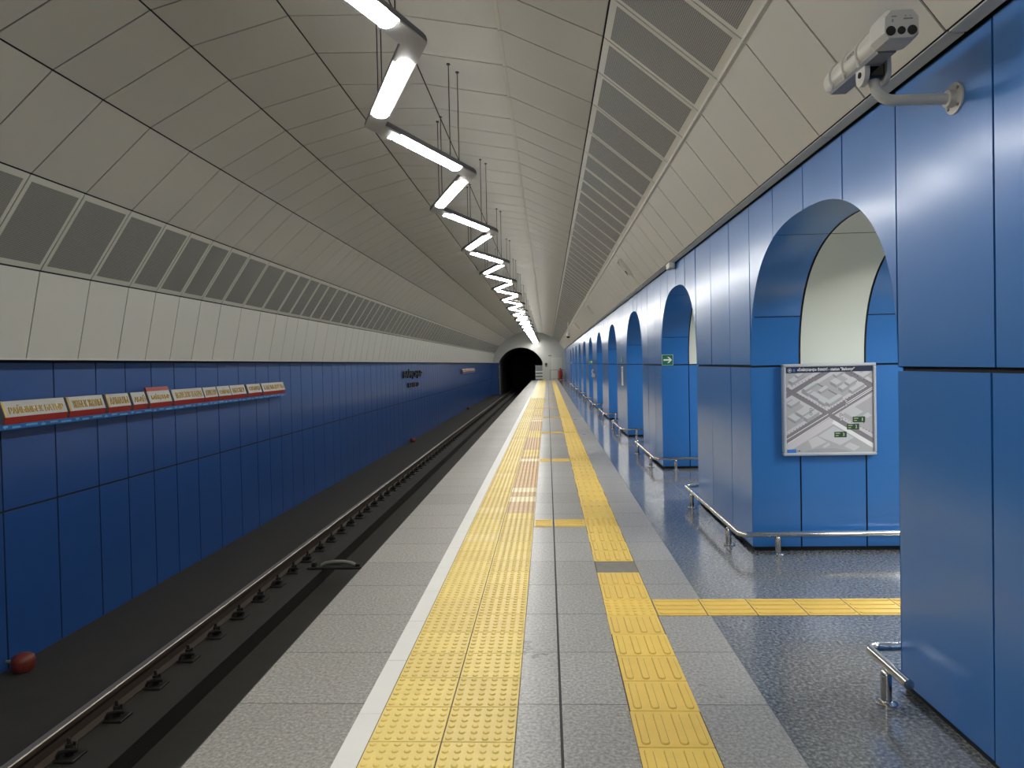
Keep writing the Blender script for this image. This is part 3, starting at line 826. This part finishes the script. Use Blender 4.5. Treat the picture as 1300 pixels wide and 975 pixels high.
for x,y,nm in((750,548,'1'),(704,602,'2'),(605,660,'3')):
    pg([(x,y),(x+97,y-1),(x+97,y+42),(x,y+42)],'mp_g',6)
    pg([(x+10,y+9),(x+45,y+9),(x+45,y+14),(x+10,y+14)],'mp_gl',7); pg([(x+10,y+26),(x+34,y+26),(x+34,y+31),(x+10,y+31)],'mp_gl',7)
    mtext(nm,x+(72 if nm=='1' else 66),x+80,y+8,y+32,'mp_gl',7)
for x,y in((835,590),(685,655)): pg([(x-5,y),(x+5,y),(x,y+9)],'mp_blk',6)
mp.build('map_print',[M[k] for k in MK],t,fix=False)

# ------------------------------------------------------------------ exit signs
for k,lb in((1,'green exit sign with a white arrow in the second arch from the camera'),(5,'small distant green exit sign with a white arrow in the sixth arch'),(10,'tiniest green exit sign in the farthest arch')):
    yy=S0+k*P
    t=thing('exit_sign',lb,'sign',(1.745,yy-.013,1.59))
    mb=MB(); mb.bbox(-.083,.083,0,.012,-.080,.080,.003); mb.build('panel',M['exit_g'],t)
    a=MB(); 
    def pf(pts): 
        a.raw([(x,-.003,z) for x,z in pts]+[(x,.0,z) for x,z in pts],[tuple(range(len(pts)))]+[(j,(j+1)%len(pts),len(pts)+(j+1)%len(pts),len(pts)+j) for j in range(len(pts))])
    pf([(-.058,-.012),(.028,-.012),(-.004,-.044),(.020,-.044),(.064,0),(.020,.044),(-.004,.044),(.028,.012),(-.058,.012)]); a.build('arrow',M['exit_w'],t)
    bo=MB()
    for x0,x1,z0,z1 in((-.080,.080,.073,.077),(-.080,.080,-.077,-.073),(-.080,-.076,-.073,.073),(.076,.080,-.073,.073)): bo.box(x0,x1,-.002,0,z0,z1)
    bo.build('border',M['exit_w'],t)
# notices on the fourth pillar's platform face
mb=MB(); mb.box(-.008,0,-.15,.15,0,.42); t=tag(mb.build('notice',M['paper'],loc=(XW,15.85,1.05)),'tall pale paper notice on a blue pillar face, past the second arch','notice')
mb=MB(); mb.box(-.0095,-.008,-.12,.12,.30,.39); 
for j in range(6): mb.box(-.0095,-.008,-.12,.10-.03*(j%2),.26-.035*j,.272-.035*j)
mb.build('print',M['mp_mid'],t)
t=thing('wall_sign','small dark green sign above the pale notice on the blue pillar','sign',(XW,15.85,1.56))
mb=MB(); mb.bbox(-.012,0,-.10,.10,0,.11,.003); mb.build('plate',M['exit_g'],t)
mb=MB(); mb.box(-.014,-.012,-.03,.03,.02,.085); mb.build('pictogram',M['exit_w'],t)
# call point box
t=thing('call_point','pale handset box sticking out of a far blue pillar','phone',(XW,25.1,1.05))
mb=MB(); mb.bbox(-.10,0,-.13,.13,0,.12,.02); mb.build('box',M['cream'],t)
mb=MB(); mb.tube([(-.06,0,.12),(-.10,0,.17),(-.09,0,.24),(-.05,0,.27)],.022,8); mb.build('handset',M['cream'],t,smooth=True)

# ------------------------------------------------------------------ big camera on the wall bracket
t=thing('surveillance_camera','large cream surveillance camera on a bent wall arm at upper right','camera',(XW,2.96,2.61))
O=Vector((XW,2.96,2.61))
T=Matrix.Translation(-O)
mb=MB(); mb.lathe([(.062,0),(.062,-.008),(.034,-.010),(.034,-.035),(.026,-.037)],(XW,2.96,2.61),22,0,'x'); rows(mb,T).build('wall_flange',M['cream'],t,smooth=True)
mb=MB()
for k in range(4):
    a=math.pi/4+k*math.pi/2; mb.lathe([(.007,-.008),(.007,-.014),(.003,-.016)],(XW,2.96+.047*math.cos(a),2.61+.047*math.sin(a)),8,0,'x')
rows(mb,T).build('screws',M['steel'],t)
mb=MB(); path=[(1.65,2.96,2.61),(1.42,2.96,2.612)]+[(1.42-.08*math.sin(q),2.96,2.692-.08*math.cos(q)) for q in [math.pi/2*j/8 for j in range(1,9)]]+[(1.34,2.96,2.70)]
mb.tube(path,.0215,16); rows(mb,T).build('arm',M['cream'],t,smooth=True)
# knuckle: two round cheeks around a dark hinge
for x0,x1 in((1.285,1.305),(1.372,1.388)):
    pr=[(2.955+.042*math.cos(a),2.712+.042*math.sin(a)) for a in [math.pi+math.pi*j/10 for j in range(11)]]+[(2.997,2.77),(2.913,2.77)]
    kn=MB(); kn.extr(pr,x0,x1,'x')
    rows(kn,T).build('hinge_cheek',M['cream'],t)
kn=MB(); kn.bbox(1.306,1.371,2.925,2.985,2.695,2.755,.008); kn.tube([(1.28,2.955,2.715),(1.395,2.955,2.715)],.012,10); rows(kn,T).build('hinge',M['glassblk'],t)
# housing: swept D-section
CS=.80; af=Vector((1.312,2.755,2.788)); ab=Vector((1.325,3.315,2.815)); ax=(ab-af); LH=ax.length; ax.normalize()
rx=Vector((1,0,0)); uz=rx.cross(ax).normalized(); rx=ax.cross(uz)
def cam(px,s,pz): return af+rx*px*CS+ax*s+uz*pz*CS
def D(r,zb,n=16,kx=1.):
    a0=math.asin(zb/r); pts=[]
    for j in range(n+1):
        a=a0+(math.pi-2*a0)*j/n; pts.append((r*math.cos(a)*kx,r*math.sin(a)))
    return pts
hs=MB(); secs=[(0,.074),(LH-.05,.074),(LH-.02,.068),(LH-.004,.054),(LH,.042)]
n_=None; vs=[]
for s_,r in secs:
    p=D(r,-.062*r/.074); n_=len(p); vs+=[cam(x,s_,z) for x,z in p]
F=[]
for i in range(len(secs)-1):
    for j in range(n_): F.append((i*n_+j,i*n_+(j+1)%n_,(i+1)*n_+(j+1)%n_,(i+1)*n_+j))
F+= [tuple(range(n_)),tuple((len(secs)-1)*n_+j for j in range(n_))]
hs.raw(vs,F); rows(hs,T).build('housing',M['cream'],t,smooth=True)
bp=MB(); q=[(-.048,-.054),(.048,-.054),(.040,-.072),(-.040,-.072)]
v=[cam(x,.03,z) for x,z in q]+[cam(x,LH-.05,z) for x,z in q]; bp.raw(v,[(0,1,2,3),(4,7,6,5),(0,4,5,1),(1,5,6,2),(2,6,7,3),(3,7,4,0)]); rows(bp,T).build('base_plate',M['cream_d'],t)
# front head: chamfered, flat face
hd=MB(); prof=[(-.085,-.040),(-.062,-.066),(.062,-.066),(.085,-.040),(.085,.040),(.055,.075),(-.055,.075),(-.085,.040)]
vs=[];S_=[(-.085,.86),(-.072,.97),(-.05,1.0),(.015,1.0),(.035,.93)]
for s_,k in S_: vs+=[cam(x*k,s_,z*k) for x,z in prof]
F=[]
for i in range(len(S_)-1):
    for j in range(8): F.append((i*8+j,i*8+(j+1)%8,(i+1)*8+(j+1)%8,(i+1)*8+j))
F+=[tuple(range(8)),tuple((len(S_)-1)*8+j for j in range(8))]
hd.raw(vs,F); rows(hd,T).build('front_head',M['cream'],t)
for x,r in((-.047,.0215),(0,.018),(.047,.0215)):
    le=MB(); c=[cam(x+r*math.cos(2*math.pi*j/18),-.087,-.026+r*math.sin(2*math.pi*j/18)) for j in range(18)]; c2=[p+ax*.01 for p in c]
    le.raw(c+c2,[tuple(range(18))]+[(j,(j+1)%18,18+(j+1)%18,18+j) for j in range(18)]); rows(le,T).build('lens',M['glassblk'],t)
lb=MB(); 
for x0,x1,z0,z1 in((-.045,-.022,.034,.040),(.008,.05,.022,.029),(.012,.02,.036,.040),(.036,.041,.036,.040),(-.043,-.036,.012,.026)):
    lb.raw([cam(x0,-.0858,z0),cam(x1,-.0858,z0),cam(x1,-.0858,z1),cam(x0,-.0858,z1)],[(0,1,2,3)])
rows(lb,T).build('label_print',M['cream_d'],t,fix=False)
for s_ in(.17,.31,.45):
    cl=MB(); path=[cam(x,s_,z) for x,z in D(.0765,-.050)]
    cl.tube([path[j] for j in range(2,len(path))],.0055,6)
    e=path[-1]; cl.tube([e+uz*.02,e-uz*.004-rx*.006,e-uz*.018-rx*.002],.006,6)
    rows(cl,T).build('clip',M['cream'],t,smooth=True)
# maker's name along the side
tx=text_mb('BOSCH',.04,.115,-.011,.011,.001,0,.01); r=.0748
def side(u,v_,w): # u toward the front, v_ up round the barrel
    a=math.pi-math.radians(8)-v_/r; return cam((r+w)*math.cos(a),.30-u,(r+w)*math.sin(a))
vv=[side(x,y,z) for x,y,z in tx.v]; bb=MB(); bb.raw(vv,tx.f)
c=[side(.024+.0085*math.cos(2*math.pi*j/16),.0085*math.sin(2*math.pi*j/16),.0008) for j in range(16)]; c2=[side(.024+.006*math.cos(2*math.pi*j/16),.006*math.sin(2*math.pi*j/16),.0008) for j in range(16)]
bb.raw(c+c2,[(j,(j+1)%16,16+(j+1)%16,16+j) for j in range(16)])
rows(bb,T).build('logo',M['cream_d'],t,fix=False)

# ------------------------------------------------------------------ small things on the vault
def slope_at(x):
    for (xa,za),(xb,zb) in zip(CP,CP[1:]):
        if xa<=x<=xb: return za+(zb-za)*(x-xa)/(xb-xa), math.atan2(zb-za,xb-xa)
for j,(y,lb) in enumerate(((11.93,'open white box fitting on the sloping vault nearest the camera'),(21.4,'second small white box fitting on the right vault slope'),(30.6,'third tiny white box fitting far along the right vault slope'))):
    z,a=slope_at(1.33)
    t=thing('ceiling_fitting',lb,'fitting',(1.33,y,z),'box fittings on the right vault slope'); t.rotation_euler=(0,-a,0)
    mb=MB()
    mb.bbox(-.15,.15,-.11,-.095,-.06,.0,.003); mb.bbox(-.15,.15,.095,.11,-.06,.0,.003); mb.bbox(-.15,-.135,-.095,.095,-.06,.0,.003); mb.bbox(.135,.15,-.095,.095,-.06,.0,.003)
    mb.build('rim',M['white_panel'],t)
    mb=MB(); mb.box(-.135,.135,-.095,.095,-.025,-.012); mb.build('insert',M['white_panel'],t)
    mb=MB(); mb.box(.06,.12,-.06,.06,-.05,-.025); mb.build('socket',M['black'],t)
t=thing('junction_box','small white box at the top edge of the blue wall','box',(1.645,9.25,2.79))
mb=MB(); mb.bbox(-.075,.0,-.11,.11,-.03,.045,.006); mb.build('case',M['white_rev'],t)
mb=MB(); mb.box(-.077,-.075,-.09,.09,-.015,.03); mb.build('lid',M['white_panel'],t)
t=thing('dome_camera','white dome camera hanging on a stem from the far right vault','camera',(1.0,33.5,2.86))
z,a=slope_at(1.0)
mb=MB(); mb.tube([(0,0,.1),(0,0,z-2.86-.045)],.018,8); mb.build('stem',M['white_panel'],t,smooth=True)
mb=MB(); mb.lathe([(.03,.16),(.06,.14),(.095,.09),(.10,.0),(.098,-.04)],(0,0,0),16); mb.build('shroud',M['white_panel'],t,smooth=True)
mb=MB(); mb.lathe([(.085,-.04),(.08,-.08),(.055,-.115),(.015,-.13)],(0,0,0),16); mb.build('dome',M['glassblk'],t,smooth=True)

# ------------------------------------------------------------------ things at the far end
t=thing('end_barrier','white slatted barrier closing the platform edge beside the tunnel mouth','barrier',(-.79,YE-.06,0))
mb=MB(); mb.bbox(-.32,-.28,-.03,.03,0,1.42,.004); mb.build('post',M['steel'],t)
mb=MB(); mb.bbox(.28,.32,-.03,.03,0,1.42,.004); mb.build('post',M['steel'],t)
mb=MB(); mb.bbox(-.28,.28,-.012,.012,.86,1.38,.003); mb.build('top_panel',M['cream_d'],t)
for z0 in(.74,.45,.15):
    mb=MB(); mb.bbox(-.34,.34,-.045,-.03,z0,z0+.12,.003); mb.build('slat',M['white_rev'],t)
mb=MB(); mb.box(-.3,.3,0,.02,.02,.74); mb.build('back_sheet',M['pale_pipe'],t)
t=thing('intercom','dark grey intercom box on the pale end wall','intercom',(-.12,YE,1.25))
mb=MB(); mb.bbox(-.11,.11,-.09,0,0,.36,.012); mb.build('case',M['sign_side'],t)
mb=MB(); mb.box(-.07,.07,-.094,-.09,.16,.30); mb.build('speaker_grille',M['black'],t)
t=thing('door_sign','small dark sign high on the end wall left of the door','sign',(.24,YE,2.22))
mb=MB(); mb.bbox(-.13,.13,-.012,0,0,.09,.003); mb.build('plate',M['sign_side'],t)
t=thing('alarm_box','small pale box near the top corner of the end wall','box',(1.12,YE,2.35))
mb=MB(); mb.bbox(-.08,.08,-.08,0,0,.14,.01); mb.build('case',M['soffit'],t)
mb=MB(); mb.lathe([(.03,-.08),(.025,-.10),(.01,-.11)],(0,0,.07),10,0,'y'); mb.build('lens',M['glassblk'],t,smooth=True)
t=thing('end_railing','thin grey railing standing in front of the far door','railing',(.9,YE-.45,0))
for x in(-.68,.05,.68):
    mb=MB(); mb.tube([(x,0,0),(x,0,.93)],.02,8); mb.build('post',M['pale_pipe'],t,smooth=True)
mb=MB(); mb.tube([(-.70,0,.93),(.70,0,.93)],.02,8); mb.build('top_bar',M['pale_pipe'],t,smooth=True)
mb=MB(); mb.tube([(-.70,0,.12),(.70,0,.12)],.014,8); mb.build('lower_bar',M['pale_pipe'],t,smooth=True)
t=thing('fire_extinguisher','large red fire extinguisher standing at the far end of the platform','extinguisher',(1.16,YE-.75,0))
mb=MB(); mb.lathe([(.15,.06),(.165,.10),(.165,.78),(.14,.88),(.07,.94),(.05,.98)],(0,0,0),18); mb.build('cylinder',M['red'],t,smooth=True)
mb=MB(); mb.lathe([(.05,.98),(.05,1.05),(.03,1.08)],(0,0,0),10); mb.tube([(-.03,0,1.05),(-.16,0,1.10)],.015,6); mb.build('valve',M['rubber'],t,smooth=True)
mb=MB(); mb.tube([(.05,-.02,1.03),(.2,-.1,.95),(.22,-.12,.5),(.17,-.14,.3)],.02,8); mb.build('hose',M['rubber'],t,smooth=True)
for x in(-.17,.17):
    mb=MB(); mb.lathe([(.03,-.02),(.09,-.02),(.09,.02),(.03,.02)],(x,.08,.09),14,0,'x'); mb.build('wheel',M['rubber'],t,smooth=True)
t=thing('corner_post','pale vertical pipe at the end of the left wall by the tunnel mouth','pipe',(-4.48,YE-.08,-1.28))
mb=MB(); mb.tube([(0,0,0),(0,0,2.9)],.05,10); mb.build('pipe',M['pale_pipe'],t,smooth=True)
mb=MB()
for z0 in(.5,1.6,2.6): mb.bbox(-.06,.06,-.06,.08,z0,z0+.05,.004)
mb.build('bracket',M['steel'],t)

# ------------------------------------------------------------------ world, camera, view
w=bpy.data.worlds.new('world'); SC.world=w; w.use_nodes=True
w.node_tree.nodes['Background'].inputs[0].default_value=(.5,.5,.5,1); w.node_tree.nodes['Background'].inputs[1].default_value=.0
yaw,pitch,roll=math.radians(2.8855),math.radians(-1.1),math.radians(1.2)
fw=Vector((-math.sin(yaw)*math.cos(pitch),math.cos(yaw)*math.cos(pitch),math.sin(pitch)))
rt=fw.cross(Vector((0,0,1))).normalized(); up=rt.cross(fw)
r2=rt*math.cos(roll)-up*math.sin(roll); u2=rt*math.sin(roll)+up*math.cos(roll)
ca=bpy.data.cameras.new('camera'); co=bpy.data.objects.new('camera',ca); COL.objects.link(co)
mw=Matrix(((r2.x,u2.x,-fw.x,0),(r2.y,u2.y,-fw.y,0),(r2.z,u2.z,-fw.z,H0),(0,0,0,1)))
co.matrix_world=mw
ca.sensor_width=36; ca.lens=900/1300*36; ca.shift_y=-(487.5-479.23)/1300; ca.clip_start=.05; ca.clip_end=300
SC.camera=co
SC.cycles.caustics_reflective=False; SC.cycles.caustics_refractive=False
vs=SC.view_settings; vs.view_transform='Standard'; vs.look='None'; vs.gamma=1; vs.use_curve_mapping=False; vs.exposure=.22
SC.display_settings.display_device='sRGB'
